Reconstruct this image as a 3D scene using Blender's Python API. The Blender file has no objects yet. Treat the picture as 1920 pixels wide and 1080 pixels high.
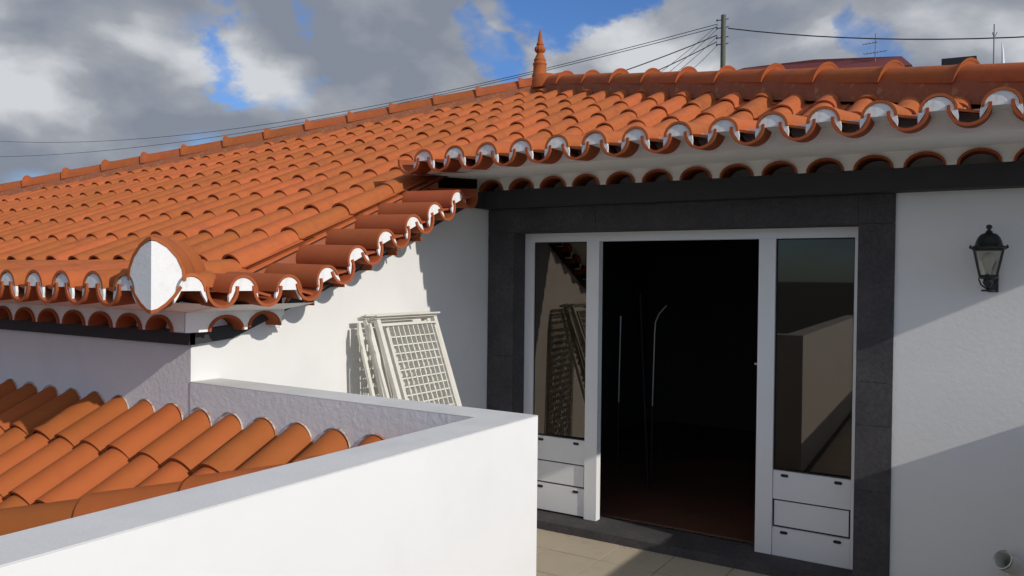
import bpy, bmesh, math, random
from mathutils import Vector, Matrix
random.seed(7)
scene = bpy.context.scene
COL = scene.collection

# ------------------------------------------------------------------ camera
H = 1.84
Rv = Vector((0.8467, 0.53206, 0.0106)); Fv = Vector((-0.53205, 0.84660, -0.01478))
Rv = (Rv - Fv*Rv.dot(Fv)).normalized(); Fv.normalize()
Uv = Rv.cross(Fv)
cam = bpy.data.cameras.new('Camera'); camo = bpy.data.objects.new('Camera', cam); COL.objects.link(camo)
camo.matrix_world = Matrix(((Rv.x, Uv.x, -Fv.x, 0), (Rv.y, Uv.y, -Fv.y, 0), (Rv.z, Uv.z, -Fv.z, H), (0, 0, 0, 1)))
cam.sensor_width = 36; cam.lens = 36*1507.0/1920
cam.clip_start = 0.05; cam.clip_end = 3000
scene.camera = camo

# ------------------------------------------------------------------ light
SUN = Vector((1.0, -0.17, 0.495)).normalized()          # towards the sun
elev = math.asin(SUN.z); azim = math.atan2(SUN.x, SUN.y)
sl = bpy.data.lights.new('sun', 'SUN'); sl.energy = 3.1; sl.angle = math.radians(0.5); sl.color = (1, .94, .85)
so = bpy.data.objects.new('sun', sl); COL.objects.link(so)
so.rotation_euler = (-SUN).to_track_quat('-Z', 'Y').to_euler()

world = bpy.data.worlds.new('World'); scene.world = world; world.use_nodes = True
def build_world():
    nt = world.node_tree; N = nt.nodes; L = nt.links; N.clear()
    def nd(t, **k):
        n = N.new(t)
        for a, b in k.items(): setattr(n, a, b)
        return n
    def mth(op, a, b=None, c=None, clamp=False):
        n = nd('ShaderNodeMath', operation=op); n.use_clamp = clamp
        for i, v in enumerate((a, b, c)):
            if v is None: continue
            if isinstance(v, (int, float)): n.inputs[i].default_value = v
            else: L.new(v, n.inputs[i])
        return n.outputs[0]
    def sstep(v, lo, hi):
        n = nd('ShaderNodeMapRange', interpolation_type='SMOOTHSTEP')
        L.new(v, n.inputs[0]); n.inputs[1].default_value = lo; n.inputs[2].default_value = hi
        return n.outputs[0]
    tc = nd('ShaderNodeTexCoord')
    sky = nd('ShaderNodeTexSky', sky_type='NISHITA', sun_disc=False)
    sky.sun_elevation = elev; sky.sun_rotation = azim; sky.altitude = 100; sky.dust_density = 0.4; sky.ozone_density = 2.5
    D = nd('ShaderNodeVectorMath', operation='NORMALIZE'); L.new(tc.outputs['Generated'], D.inputs[0]); D = D.outputs[0]
    mp = nd('ShaderNodeMapping'); L.new(D, mp.inputs[0]); mp.inputs['Scale'].default_value = (1, 1, 1.7); mp.inputs['Location'].default_value = (3.1, 1.7, .4)
    def noise(scale, det, rough, vec, dist=0.0):
        n = nd('ShaderNodeTexNoise'); n.inputs['Scale'].default_value = scale; n.inputs['Detail'].default_value = det
        n.inputs['Roughness'].default_value = rough; n.inputs['Distortion'].default_value = dist; L.new(vec, n.inputs['Vector'])
        return n.outputs[0]
    big = noise(3.2, 3, .5, mp.outputs[0], .3)
    med = noise(6.3, 8, .5, mp.outputs[0], .25)
    # density of the cloud layer
    dens = mth('ADD', mth('MULTIPLY', big, .75), mth('MULTIPLY', med, .5))
    wn = nd('ShaderNodeTexNoise'); wn.inputs['Scale'].default_value = 7; wn.inputs['Detail'].default_value = 6; wn.inputs['Roughness'].default_value = .6; L.new(mp.outputs[0], wn.inputs['Vector'])
    wc = nd('ShaderNodeVectorMath', operation='SUBTRACT'); L.new(wn.outputs['Color'], wc.inputs[0]); wc.inputs[1].default_value = (.5, .5, .5)
    ws = nd('ShaderNodeVectorMath', operation='SCALE'); L.new(wc.outputs[0], ws.inputs[0]); ws.inputs['Scale'].default_value = .22
    wa = nd('ShaderNodeVectorMath', operation='ADD'); L.new(D, wa.inputs[0]); L.new(ws.outputs[0], wa.inputs[1])
    wd = nd('ShaderNodeVectorMath', operation='NORMALIZE'); L.new(wa.outputs[0], wd.inputs[0]); Dw = wd.outputs[0]
    def blob(dr, ang, amt, dens):
        v = nd('ShaderNodeVectorMath', operation='DOT_PRODUCT'); L.new(Dw, v.inputs[0]); v.inputs[1].default_value = Vector(dr).normalized()
        return mth('ADD', dens, mth('MULTIPLY', sstep(v.outputs['Value'], math.cos(math.radians(ang)), 1.0), amt))
    for dr, ang, amt in GAPS: dens = blob(dr, ang, amt, dens)
    mask = sstep(dens, .49, .72)
    # relief: density a little way towards the sun against density here
    off = nd('ShaderNodeVectorMath', operation='ADD'); L.new(mp.outputs[0], off.inputs[0]); off.inputs[1].default_value = (SUN.x*.07, SUN.y*.07, .085)
    med2 = noise(6.3, 8, .5, off.outputs[0], .25)
    big2 = noise(3.2, 3, .5, off.outputs[0], .3)
    rel = mth('ADD', mth('MULTIPLY', mth('SUBTRACT', med, med2), 1.9), mth('MULTIPLY', mth('SUBTRACT', big, big2), 2.0))
    lit = mth('ADD', rel, .43, clamp=True)
    fine = noise(26, 6, .6, mp.outputs[0], .3)
    lit = mth('ADD', lit, mth('MULTIPLY', mth('SUBTRACT', fine, .5), .22), clamp=True)
    ramp = nd('ShaderNodeValToRGB'); L.new(lit, ramp.inputs[0])
    e = ramp.color_ramp.elements
    e[0].position = .1; e[0].color = (1.55, 1.75, 2.15, 1); e[1].position = .95; e[1].color = (4.25, 4.4, 4.6, 1)
    m1 = e.new(.5); m1.color = (2.25, 2.4, 2.7, 1)
    # forward-scatter boost, added to lift the shaded side wall: cloud brightens towards the sun
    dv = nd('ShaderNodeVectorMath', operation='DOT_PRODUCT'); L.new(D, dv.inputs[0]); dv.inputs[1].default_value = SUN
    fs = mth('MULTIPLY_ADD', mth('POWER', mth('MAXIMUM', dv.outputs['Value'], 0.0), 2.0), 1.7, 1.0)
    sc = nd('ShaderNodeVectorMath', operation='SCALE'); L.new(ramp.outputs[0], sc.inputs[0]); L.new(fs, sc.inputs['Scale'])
    tint = nd('ShaderNodeMix', data_type='RGBA', blend_type='MULTIPLY'); tint.inputs[0].default_value = 1
    L.new(sky.outputs[0], tint.inputs[6]); tint.inputs[7].default_value = (.40, .57, .84, 1)
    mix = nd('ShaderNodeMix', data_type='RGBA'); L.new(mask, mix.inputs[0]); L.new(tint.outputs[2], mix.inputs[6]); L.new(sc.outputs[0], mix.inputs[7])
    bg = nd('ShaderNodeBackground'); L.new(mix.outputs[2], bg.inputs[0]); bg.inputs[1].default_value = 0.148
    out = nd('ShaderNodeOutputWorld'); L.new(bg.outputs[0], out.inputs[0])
GAPS = [((-.785, .565, .25), 4.8, -.29), ((-.745, .63, .24), 4.2, -.29), ((-.668, .681, .305), 2.6, -.26), ((-.546, .797, .255), 3.6, -.40), ((-.46, .83, .335), 6.5, -.46),
        ((-.13, .956, .262), 3.6, -.34), ((-.02, .955, .30), 3.5, -.22), ((-.885, .45, .13), 4.5, -.22),
        ((-.86, .43, .25), 18, .39), ((-.62, .74, .23), 14, .36), ((-.35, .90, .245), 14, .36), ((0.0, .97, .2), 12, .35)]
build_world()
scene.view_settings.view_transform = 'Standard'; scene.view_settings.look = 'None'
scene.view_settings.exposure = 0.0; scene.view_settings.gamma = 1.0
scene.render.engine = 'CYCLES'
scene.render.resolution_x = 1024; scene.render.resolution_y = 576

# ------------------------------------------------------------------ materials
def new_mat(name):
    m = bpy.data.materials.new(name); m.use_nodes = True
    return m, m.node_tree, m.node_tree.nodes['Principled BSDF']
def mat(name, col, rough=.6, var=0.0, scale=6.0, bump=0.0, bscale=60.0, bdist=.01, metal=0.0, spec=.5, objvar=0.0, col2=None, c2scale=2.0, c2lo=.45, c2hi=.7, coord='Object', bdetail=4):
    m, nt, b = new_mat(name); N = nt.nodes; L = nt.links
    b.inputs['Roughness'].default_value = rough; b.inputs['Metallic'].default_value = metal
    b.inputs['Specular IOR Level'].default_value = spec
    tc = N.new('ShaderNodeTexCoord')
    rgb = N.new('ShaderNodeRGB'); rgb.outputs[0].default_value = (*col, 1); cur = rgb.outputs[0]
    vec = tc.outputs[coord]
    if objvar:
        oi0 = N.new('ShaderNodeObjectInfo'); va = N.new('ShaderNodeVectorMath'); va.operation = 'MULTIPLY_ADD'
        L.new(oi0.outputs['Random'], va.inputs[0]); va.inputs[1].default_value = (61, 37, 83); L.new(vec, va.inputs[2]); vec = va.outputs[0]
    def tex(s, d=4, r=.6):
        n = N.new('ShaderNodeTexNoise'); n.inputs['Scale'].default_value = s; n.inputs['Detail'].default_value = d; n.inputs['Roughness'].default_value = r
        L.new(vec, n.inputs['Vector']); return n.outputs[0]
    if col2:
        mr = N.new('ShaderNodeMapRange'); mr.interpolation_type = 'SMOOTHSTEP'; L.new(tex(c2scale, 6, .65), mr.inputs[0]); mr.inputs[1].default_value = c2lo; mr.inputs[2].default_value = c2hi
        mx = N.new('ShaderNodeMix'); mx.data_type = 'RGBA'; L.new(mr.outputs[0], mx.inputs[0]); L.new(cur, mx.inputs[6]); mx.inputs[7].default_value = (*col2, 1); cur = mx.outputs[2]
    if var or objvar:
        h = N.new('ShaderNodeHueSaturation'); L.new(cur, h.inputs['Color'])
        mm = N.new('ShaderNodeMath'); mm.operation = 'MULTIPLY_ADD'; mm.inputs[1].default_value = var*2; mm.inputs[2].default_value = 1-var
        L.new(tex(scale), mm.inputs[0]); v = mm.outputs[0]
        if objvar:
            oi = N.new('ShaderNodeObjectInfo')
            m2 = N.new('ShaderNodeMath'); m2.operation = 'MULTIPLY_ADD'; m2.inputs[1].default_value = objvar*2; m2.inputs[2].default_value = 1-objvar
            L.new(oi.outputs['Random'], m2.inputs[0])
            m3 = N.new('ShaderNodeMath'); m3.operation = 'MULTIPLY'; L.new(v, m3.inputs[0]); L.new(m2.outputs[0], m3.inputs[1]); v = m3.outputs[0]
            m4 = N.new('ShaderNodeMath'); m4.operation = 'MULTIPLY_ADD'; m4.inputs[1].default_value = -.008; m4.inputs[2].default_value = .504
            L.new(oi.outputs['Random'], m4.inputs[0]); L.new(m4.outputs[0], h.inputs['Hue'])
        L.new(v, h.inputs['Value']); cur = h.outputs[0]
    L.new(cur, b.inputs['Base Color'])
    if bump:
        bp = N.new('ShaderNodeBump'); bp.inputs['Strength'].default_value = bump; bp.inputs['Distance'].default_value = bdist
        L.new(tex(bscale, bdetail, .6), bp.inputs['Height']); L.new(bp.outputs[0], b.inputs['Normal'])
    return m
M = {}
M['tile'] = mat('terracotta', (.40, .112, .034), .72, var=.16, scale=22, bump=.4, bscale=110, bdist=.003, objvar=.13, col2=(.32, .088, .036), c2scale=7, c2lo=.48, c2hi=.75, spec=.15)
M['tile_low'] = mat('terracotta_weathered', (.37, .104, .028), .72, var=.14, scale=7, bump=.3, bscale=70, bdist=.003, objvar=.12, col2=(.45, .19, .08), c2scale=14, c2lo=.66, c2hi=.85, spec=.15)
M['tile_dark'] = mat('terracotta_eave', (.335, .085, .031), .75, var=.14, scale=8, bump=.25, bscale=80, bdist=.003, objvar=.08, spec=.15)
M['cap'] = mat('terracotta_cap', (.36, .096, .030), .72, var=.18, scale=16, bump=.3, bscale=60, bdist=.003, objvar=.1, col2=(.25, .08, .04), c2scale=6, c2lo=.5, c2hi=.75, spec=.15)
M['bed'] = mat('tinted_mortar', (.30, .105, .05), .9, var=.25, scale=18, bump=.6, bscale=60, bdist=.006, col2=(.36, .20, .10), c2scale=14, c2lo=.55, c2hi=.7)
M['deck'] = mat('roof_underlay', (.30, .095, .045), .9, var=.1)
M['plaster'] = mat('white_plaster', (.76, .755, .735), .85, var=.035, scale=3, bump=.2, bscale=38, bdist=.006, spec=.25, col2=(.71, .705, .69), c2scale=1.6, c2lo=.5, c2hi=.8)
M['plaster_rough'] = mat('rough_white_plaster', (.74, .725, .725), .9, var=.05, scale=4, bump=.32, bscale=34, bdist=.011, spec=.2, col2=(.70, .69, .70), c2scale=3, c2lo=.5, c2hi=.75, bdetail=8)
M['plaster_smooth'] = mat('smooth_white_plaster', (.73, .725, .71), .85, var=.035, scale=3, bump=.16, bscale=12, bdist=.008, spec=.2, col2=(.69, .685, .67), c2scale=1.6, c2lo=.45, c2hi=.75, bdetail=9)
M['mortar'] = mat('white_mortar', (.76, .755, .74), 1.0, var=.07, scale=25, bump=.35, bscale=90, bdist=.004, spec=.05, col2=(.62, .60, .57), c2scale=18, c2lo=.55, c2hi=.8)
M['rim'] = mat('sandy_mortar', (.50, .43, .37), .95, var=.25, scale=30, bump=.5, bscale=80, bdist=.004, objvar=.1, col2=(.36, .15, .07), c2scale=25, c2lo=.45, c2hi=.6)
M['soffit'] = mat('soffit_plaster', (.88, .865, .84), .9, var=.07, scale=5, bump=.25, bscale=40, bdist=.005, col2=(.82, .80, .77), c2scale=6, c2lo=.55, c2hi=.8)
M['coping'] = mat('grey_coping_paint', (.62, .612, .59), .8, var=.08, scale=6, bump=.35, bscale=120, bdist=.004, col2=(.55, .545, .53), c2scale=3.5, c2lo=.45, c2hi=.75)
M['band'] = mat('dark_band_paint', (.030, .029, .033), .75, var=.2, scale=8, bump=.2, bscale=40, bdist=.004)
M['alu'] = mat('white_lacquered_aluminium', (.80, .81, .82), .35, var=.02, scale=5)
M['gasket'] = mat('black_gasket', (.012, .012, .014), .5)
M['floor'] = mat('beige_floor_tile', (.47, .40, .295), .6, var=.08, scale=5, bump=.12, bscale=120, bdist=.002, objvar=.05, col2=(.39, .335, .25), c2scale=6, c2lo=.5, c2hi=.8)
M['grout'] = mat('grout', (.13, .115, .095), .95, var=.2, scale=30)
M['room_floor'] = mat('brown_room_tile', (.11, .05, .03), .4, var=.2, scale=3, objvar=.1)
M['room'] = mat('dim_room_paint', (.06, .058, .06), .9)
M['resin'] = mat('cream_resin', (.66, .64, .57), .5, var=.10, scale=8, col2=(.54, .51, .43), c2scale=5, c2lo=.5, c2hi=.75)
M['iron'] = mat('black_cast_iron', (.012, .016, .016), .4, var=.2, scale=30, bump=.3, bscale=120, bdist=.002)
M['pvc'] = mat('grey_white_pvc', (.62, .61, .57), .45, var=.08, scale=20)
M['pole'] = mat('weathered_green_pole', (.11, .115, .085), .85, var=.3, scale=12, bump=.5, bscale=30, bdist=.01)
M['cable'] = mat('black_cable', (.02, .02, .022), .6)
M['steel'] = mat('galvanised_steel', (.45, .46, .47), .35, metal=.9)
M['antenna'] = mat('grey_antenna', (.12, .13, .15), .5)
M['redroof'] = mat('dark_red_sheet_roof', (.15, .032, .03), .6, var=.15, scale=3)
M['white'] = mat('white_paint', (.8, .8, .8), .6)
M['ground'] = mat('dry_ground', (.05, .055, .045), .95, var=.25, scale=.3)
M['stick'] = mat('dark_wooden_stick', (.012, .010, .009), .8)
M['lockmetal'] = mat('satin_metal', (.6, .6, .6), .3, metal=.8)

def basalt():
    m, nt, b = new_mat('dark_basalt'); N = nt.nodes; L = nt.links
    tc = N.new('ShaderNodeTexCoord')
    vo = N.new('ShaderNodeTexVoronoi'); vo.inputs['Scale'].default_value = 95; vo.inputs['Randomness'].default_value = 1; L.new(tc.outputs['Object'], vo.inputs['Vector'])
    no = N.new('ShaderNodeTexNoise'); no.inputs['Scale'].default_value = 40; no.inputs['Detail'].default_value = 6; L.new(tc.outputs['Object'], no.inputs['Vector'])
    n2 = N.new('ShaderNodeTexNoise'); n2.inputs['Scale'].default_value = 5; n2.inputs['Detail'].default_value = 3; L.new(tc.outputs['Object'], n2.inputs['Vector'])
    add = N.new('ShaderNodeMath'); add.operation = 'MULTIPLY'; L.new(no.outputs[0], add.inputs[0]); L.new(n2.outputs[0], add.inputs[1])
    ra = N.new('ShaderNodeValToRGB'); L.new(add.outputs[0], ra.inputs[0]); e = ra.color_ramp.elements
    e[0].position = .12; e[0].color = (.052, .049, .053, 1); e[1].position = .42; e[1].color = (.088, .082, .082, 1)
    L.new(ra.outputs[0], b.inputs['Base Color']); b.inputs['Roughness'].default_value = .85; b.inputs['Specular IOR Level'].default_value = .3
    # vesicles: small pits
    mr = N.new('ShaderNodeMapRange'); mr.inputs[1].default_value = .12; mr.inputs[2].default_value = .32; L.new(vo.outputs['Distance'], mr.inputs[0])
    mi = N.new('ShaderNodeMath'); mi.operation = 'MULTIPLY_ADD'; mi.inputs[1].default_value = .5; L.new(no.outputs[0], mi.inputs[0]); L.new(mr.outputs[0], mi.inputs[2])
    bp = N.new('ShaderNodeBump'); bp.inputs['Strength'].default_value = .7; bp.inputs['Distance'].default_value = .006; L.new(mi.outputs[0], bp.inputs['Height']); L.new(bp.outputs[0], b.inputs['Normal'])
    return m
M['basalt'] = basalt()
def glass(name, tint, refl, thr):
    m, nt, b = new_mat(name); N = nt.nodes; L = nt.links; N.remove(b)
    tr = N.new('ShaderNodeBsdfTransparent'); tr.inputs[0].default_value = (*thr, 1)
    gl = N.new('ShaderNodeBsdfGlossy'); gl.inputs['Roughness'].default_value = .015; gl.inputs[0].default_value = (*tint, 1)
    fr = N.new('ShaderNodeFresnel'); fr.inputs[0].default_value = 1.5
    mm = N.new('ShaderNodeMath'); mm.operation = 'MULTIPLY_ADD'; mm.inputs[1].default_value = 1.0; mm.inputs[2].default_value = refl; L.new(fr.outputs[0], mm.inputs[0])
    mx = N.new('ShaderNodeMixShader'); L.new(mm.outputs[0], mx.inputs[0]); L.new(tr.outputs[0], mx.inputs[1]); L.new(gl.outputs[0], mx.inputs[2])
    L.new(mx.outputs[0], N['Material Output'].inputs[0])
    return m
M['glass'] = glass('bronze_tinted_glass', (.86, .74, .62), .055, (.10, .09, .085))
M['lampglass'] = glass('clear_lamp_glass', (.9, .9, .85), .12, (.80, .80, .76))
M['bulb'] = mat('white_bulb', (.75, .74, .70), .3)

# ------------------------------------------------------------------ mesh helpers
class MB:
    """collects patches; every patch has its own vertices so its borders stay sharp"""
    def __init__(self): self.v = []; self.f = []; self.s = []
    def grid(self, rows, smooth=True, flip=False, closed=False):
        b = len(self.v); n = len(rows[0])
        for r in rows: self.v += [tuple(p) for p in r]
        for i in range(len(rows)-1):
            for j in range(n if closed else n-1):
                q = [b+i*n+j, b+i*n+(j+1) % n, b+(i+1)*n+(j+1) % n, b+(i+1)*n+j]
                self.f.append(q[::-1] if flip else q); self.s.append(smooth)
    def poly(self, pts, flip=False):
        b = len(self.v); self.v += [tuple(p) for p in pts]
        q = list(range(b, b+len(pts))); self.f.append(q[::-1] if flip else q); self.s.append(False)
    def box(self, x0, x1, y0, y1, z0, z1):
        P = [(x0,y0,z0),(x1,y0,z0),(x1,y1,z0),(x0,y1,z0),(x0,y0,z1),(x1,y0,z1),(x1,y1,z1),(x0,y1,z1)]
        for q in ((0,3,2,1),(4,5,6,7),(0,1,5,4),(1,2,6,5),(2,3,7,6),(3,0,4,7)): self.poly([P[i] for i in q])
        return self
    def prism(self, pts, d):
        """pts: loop of Vector, d: offset vector"""
        d = Vector(d); P = [Vector(p) for p in pts]; Q = [p+d for p in P]
        self.poly(P, True); self.poly(Q)
        for i in range(len(P)):
            j = (i+1) % len(P); self.poly([P[i], P[j], Q[j], Q[i]])
        return self
    def tube(self, path, r, n=8, caps=True):
        path = [Vector(p) for p in path]; rows = []
        rr = r if isinstance(r, (list, tuple)) else [r]*len(path)
        up = Vector((0, 0, 1))
        for i, p in enumerate(path):
            t = (path[min(i+1, len(path)-1)]-path[max(i-1, 0)]).normalized()
            a = t.cross(up)
            if a.length < 1e-3: a = t.cross(Vector((1, 0, 0)))
            a.normalize(); b = a.cross(t)
            rows.append([p+(a*math.cos(2*math.pi*k/n)+b*math.sin(2*math.pi*k/n))*rr[i] for k in range(n)])
        self.grid(rows, closed=True)
        if caps: self.poly(rows[0], True); self.poly(rows[-1])
        return self
    def lathe(self, prof, c=(0, 0, 0), n=16, smooth=True, lobes=0, lam=0.0, lz=(0, 0)):
        rows = []
        for r, z in prof:
            row = []
            for k in range(n):
                a = 2*math.pi*k/n; q = r
                if lobes and lz[0] <= z <= lz[1]: q = r*(1+lam*math.cos(lobes*a))
                row.append((c[0]+q*math.cos(a), c[1]+q*math.sin(a), c[2]+z))
            rows.append(row)
        self.grid(rows, smooth=smooth, closed=True)
        self.poly(rows[0], True); self.poly(rows[-1])
        return self
    def mesh(self, name, m):
        me = bpy.data.meshes.new(name); me.from_pydata(self.v, [], self.f); me.polygons.foreach_set('use_smooth', self.s)
        me.materials.append(M[m]); me.update(); return me
    def build(self, name, m, parent=None): return link(name, self.mesh(name, m), parent)
def link(name, me, parent=None, mw=None):
    o = bpy.data.objects.new(name, me); COL.objects.link(o)
    if parent is not None: o.parent = parent
    if mw is not None: o.matrix_local = mw
    return o
def tag(o, label, cat, group=None):
    o['label'] = label; o['category'] = cat
    if group: o['group'] = group
    return o
def rough_front(o):
    o.data.materials.clear(); o.data.materials.append(M['plaster_smooth']); o.data.materials.append(M['plaster_rough'])
    for p in o.data.polygons: p.material_index = 1 if p.normal.y < -.5 else 0
    return o
def struct(o): o['kind'] = 'structure'; return o
def empty(name, loc=(0, 0, 0)):
    o = bpy.data.objects.new(name, None); COL.objects.link(o); o.location = loc; o.empty_display_size = .1; return o
def bevel(o, w=.006, seg=2):
    md = o.modifiers.new('bevel', 'BEVEL'); md.width = w; md.segments = seg; md.limit_method = 'ANGLE'; return o
def T(x, y, z, rz=0.0, rx=0.0, ry=0.0):
    return Matrix.Translation((x, y, z)) @ Matrix.Rotation(rz, 4, 'Z') @ Matrix.Rotation(ry, 4, 'Y') @ Matrix.Rotation(rx, 4, 'X')

# ------------------------------------------------------------------ layout (metres; terrace floor at z = 0)
W = .24725; EX = .4382; PIT = .3915; TP = math.tan(PIT)
O3 = Vector((-3.508, 2.370, 1.771))                    # crown of roof tile column 0, row 0
zc = lambda Y: O3.z+(Y-O3.y)*TP
AP = Vector((-4.315, 7.533, 0)); AP.z = zc(AP.y)        # apex where the two hips meet
HL = Vector((-1.934, -1, 0)); HR = Vector((1.678, -1, 0))
WX, WF, WD = -3.43, 2.50, 5.117                         # side wall x, front wall y, door wall y
GZ = -3.2                                               # ground level
EF_Y, EF_Z, ED_Y, ED_Z, EV_X = 1.985, 1.846, 4.07, 2.652, -2.98   # eave ends and their roll-top heights
EAVE_R = 1.36

# ------------------------------------------------------------------ ground and terrace (setting)
g = MB(); g.poly([(-1500, -1500, GZ), (1500, -1500, GZ), (1500, 1500, GZ), (-1500, 1500, GZ)])
struct(g.build('ground', 'ground'))
g = MB(); g.box(WX, .66, 2.67, WD, -.25, -.008); g.box(-1.55, .66, -2.6, 2.67-.001, -.25, -.008)
floor = struct(g.build('terrace_floor', 'grout'))
tm = MB(); t = .388/2-.003; tm.box(-t, t, -t, t, -.012, 0); tmesh = tm.mesh('floor_tile', 'floor')
nx0 = -2.66
for i in range(-2, 9):
    for j in range(-18, 2):
        x0 = nx0+i*.388; y0 = 4.71-.388*1+j*.388
        cx, cy = x0+.194, y0+.194
        if cy > 5.0 or cx > .50 or cx < -3.4 or cy < -2.4: continue
        if cy < 2.5 and cx < -1.45: continue
        if cy < 2.70: 
            if cx < -1.40: continue
        o = link('floor_tile', tmesh, floor, T(cx, cy, random.uniform(-.0007, .0007), 0))

# ------------------------------------------------------------------ house
house = tag(empty('house', (-4, 6, 0)), 'white house with terracotta tiled hip roof, dark stone door surround and recessed terrace', 'house')
hinv = house.matrix_world
def hpart(name, mb, m, parent=None):
    o = mb.build(name, m, None)
    par = parent or house
    o.parent = par; o.matrix_parent_inverse = Matrix.Translation(-Vector((-4, 6, 0))) if par is house else Matrix.Translation(-Vector((0, 0, 0)))
    return o
# walls
g = MB(); g.box(-14.6, WX-.25, WF, WF+.25, GZ, 1.62); hpart('front_wall', g, 'plaster_rough')
g = MB()
prof = [(WF, GZ), (WD+.25, GZ), (WD+.25, 2.55), (4.75, 2.45), (3.36, 1.86), (2.75, 1.62), (WF, 1.60)]
g.prism([(WX-.25, y, z) for y, z in prof], (.25, 0, 0)); rough_front(hpart('side_wall', g, 'plaster_rough'))
# door wall with opening
OX0, OX1, OZ1 = -3.205, -.800, 2.166
g = MB()
g.box(WX+.001, OX0-.0, WD+.03, WD+.30, -.05, 2.60)
g.box(OX1+.19, .93, WD, WD+.30, -.05, 2.60); g.box(OX1, OX1+.189, WD+.03, WD+.30, -.05, 2.60)
g.box(OX0+.001, OX1-.001, WD+.03, WD+.30, OZ1+.02, 2.60); hpart('door_wall', g, 'plaster')
g = MB(); g.box(.68, .93, WD+.301, 10.4, GZ, 2.5); hpart('end_wall', g, 'plaster')
g = MB(); g.box(-14.6, .93, 10.4, 10.65, GZ, 2.5); g.box(-14.6, -14.35, WF+.26, 10.39, GZ, 1.7); hpart('back_wall', g, 'plaster')
# dark painted bands under the eaves
g = MB(); g.box(-14.6, WX+.035, WF-.035, WF-.001, 1.487, 1.558); hpart('eave_band', g, 'band')
g = MB(); g.box(WX-.05, .99, 4.99, WD+.02, 2.343, 2.472); hpart('eave_band', g, 'band')
g = MB(); bp = [(WF-.03, 1.487, 1.555), (2.72, 1.507, 1.575), (3.36, 1.744, 1.83), (4.78, 2.34, 2.43), (4.985, 2.343, 2.47)]
g.prism([(WX+.001, y, a) for y, a, b in bp]+[(WX+.001, y, b) for y, a, b in reversed(bp)], (.034, 0, 0)); hpart('rake_band', g, 'band')

# stone surround: each block its own piece
def block(x0, x1, z0, z1, y0=WD-.012, y1=WD+.19):
    g = MB(); g.box(x0+.001, x1-.001, y0+random.uniform(-.002, .002), y1, z0+.001, z1-.001)
    o = hpart('stone_block', g, 'basalt'); bevel(o, .002, 1); return o
JL0, JL1, JR0, JR1 = WX+.006, -3.195, -.800, -.600
zs = [.062, .42, 1.005, 1.238, 2.166]
for a, b in zip(zs[:-1], zs[1:]): block(JL0, JL1, a, b)
for a, b in zip([.062, .60, .985, 1.239, 2.17], [.60, .985, 1.239, 2.17, 2.342]): block(JR0, JR1, a-.06 if a < .1 else a, b)
for a, b in ((JL0, -2.52), (-2.52, -1.55), (-1.55, JR0)): block(a, b, 2.166, 2.342)
g = MB(); g.box(WX+.004, JR0-.002, 5.055, WD+.28, -.05, .060); o = hpart('stone_sill', g, 'basalt'); bevel(o, .004, 1)

# ------------------------------------------------------------------ roof
FX = house
g = MB()
def dz(x, y, d=-.125): return (x, y, zc(y)+d)
YE = 4.80
lo = AP+HL*(AP.y-2.55); ro = AP+HR*(AP.y-YE)
zr = zc(YE)-.125; za = AP.z-.125; zl0 = zc(2.55)-.125
g.poly([(lo.x, 2.55, zl0), (-3.37, 2.55, zl0), (-3.37, YE, zr), (ro.x, YE, zr), (AP.x, AP.y, za)])
g.poly([(-3.37, YE, zr), (-3.37, 4.33, 2.612), (1.36, 4.33, 2.612), (ro.x, YE, zr)])
g.poly([(ro.x, YE, zr), (1.36, 4.33, 2.612), (1.36, 10.9, 2.612), (AP.x, AP.y, za)]); g.poly([(1.36, 10.9, 2.612), (lo.x, 10.9, zl0), (AP.x, AP.y, za)]); g.poly([(lo.x, 10.9, zl0), (lo.x, 2.55, zl0), (AP.x, AP.y, za)])
g.poly([(-3.37, 2.55, zl0), (-3.37, 4.4, zc(4.4)-.125), (-3.37, 4.4, zc(4.4)-.20), (-3.37, 2.55, zl0-.09)], True)
roof = hpart('roof', g, 'deck')
def rlink(name, me, mw, label=None):
    o = link(name, me, roof); o.matrix_parent_inverse = Matrix.Identity(4)
    o.matrix_local = Matrix.Translation(Vector((4, -6, 0))*0) @ mw
    return o

def sprofile(n, rx, h, half, panlift=0.0):
    """(u, z) of roll in the middle and flat pans at each side; crown at z=0"""
    pts = []
    pts.append((-half, -h+panlift)); pts.append((-(rx+half)/2, -h-.003+panlift))
    for k in range(n+1):
        a = math.pi*(1-k/n); u = rx*math.cos(a); z = h*(max(0.0, math.sin(a))**.8)-h
        pts.append((u, z))
    pts.append(((rx+half)/2, -h-.003)); pts.append((half, -h+.004))
    return pts
def stile(L, half, rx0, h0, rx1, h1, drop, th=.014, n=10, shear=0.0, mid=None):
    """course tile: lower end at y=0 (crown z=0), upper end at y=L (crown z=-drop)"""
    g = MB(); A = sprofile(n, rx0, h0, half); B = sprofile(n, rx1, h1, half)
    ys = [0, L]
    r0 = [(u, 0, z) for u, z in A]; r1 = [(u+shear, L, z-drop-(h1-h1)) for u, z in B]
    # keep pans level: shift upper profile so pan continues
    g.grid([r0, r1])
    un0 = [(u*(1-th/ max(abs(u), .03)*.9) if abs(u) <= rx0+.001 else u, 0.0, z-th) for u, z in A]
    un1 = [(u+shear, L, z-drop-th) for u, z in B]
    g.grid([un0, un1], flip=True)
    g.grid([r0, un0], smooth=False, flip=True)
    return g

tile = stile(EX+.07, W/2+.006, .075, .072, .067, .064, .020, th=.010)
tile_me = tile.mesh('roof_tile', 'tile')
base = Matrix.Rotation(PIT, 4, 'X')
def hip_side(x, y, hd, side):
    """signed distance in plan from a hip line through the apex"""
    n = Vector((-hd.y, hd.x)).normalized()*side
    return (x-AP.x)*n.x+(y-AP.y)*n.y
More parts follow.
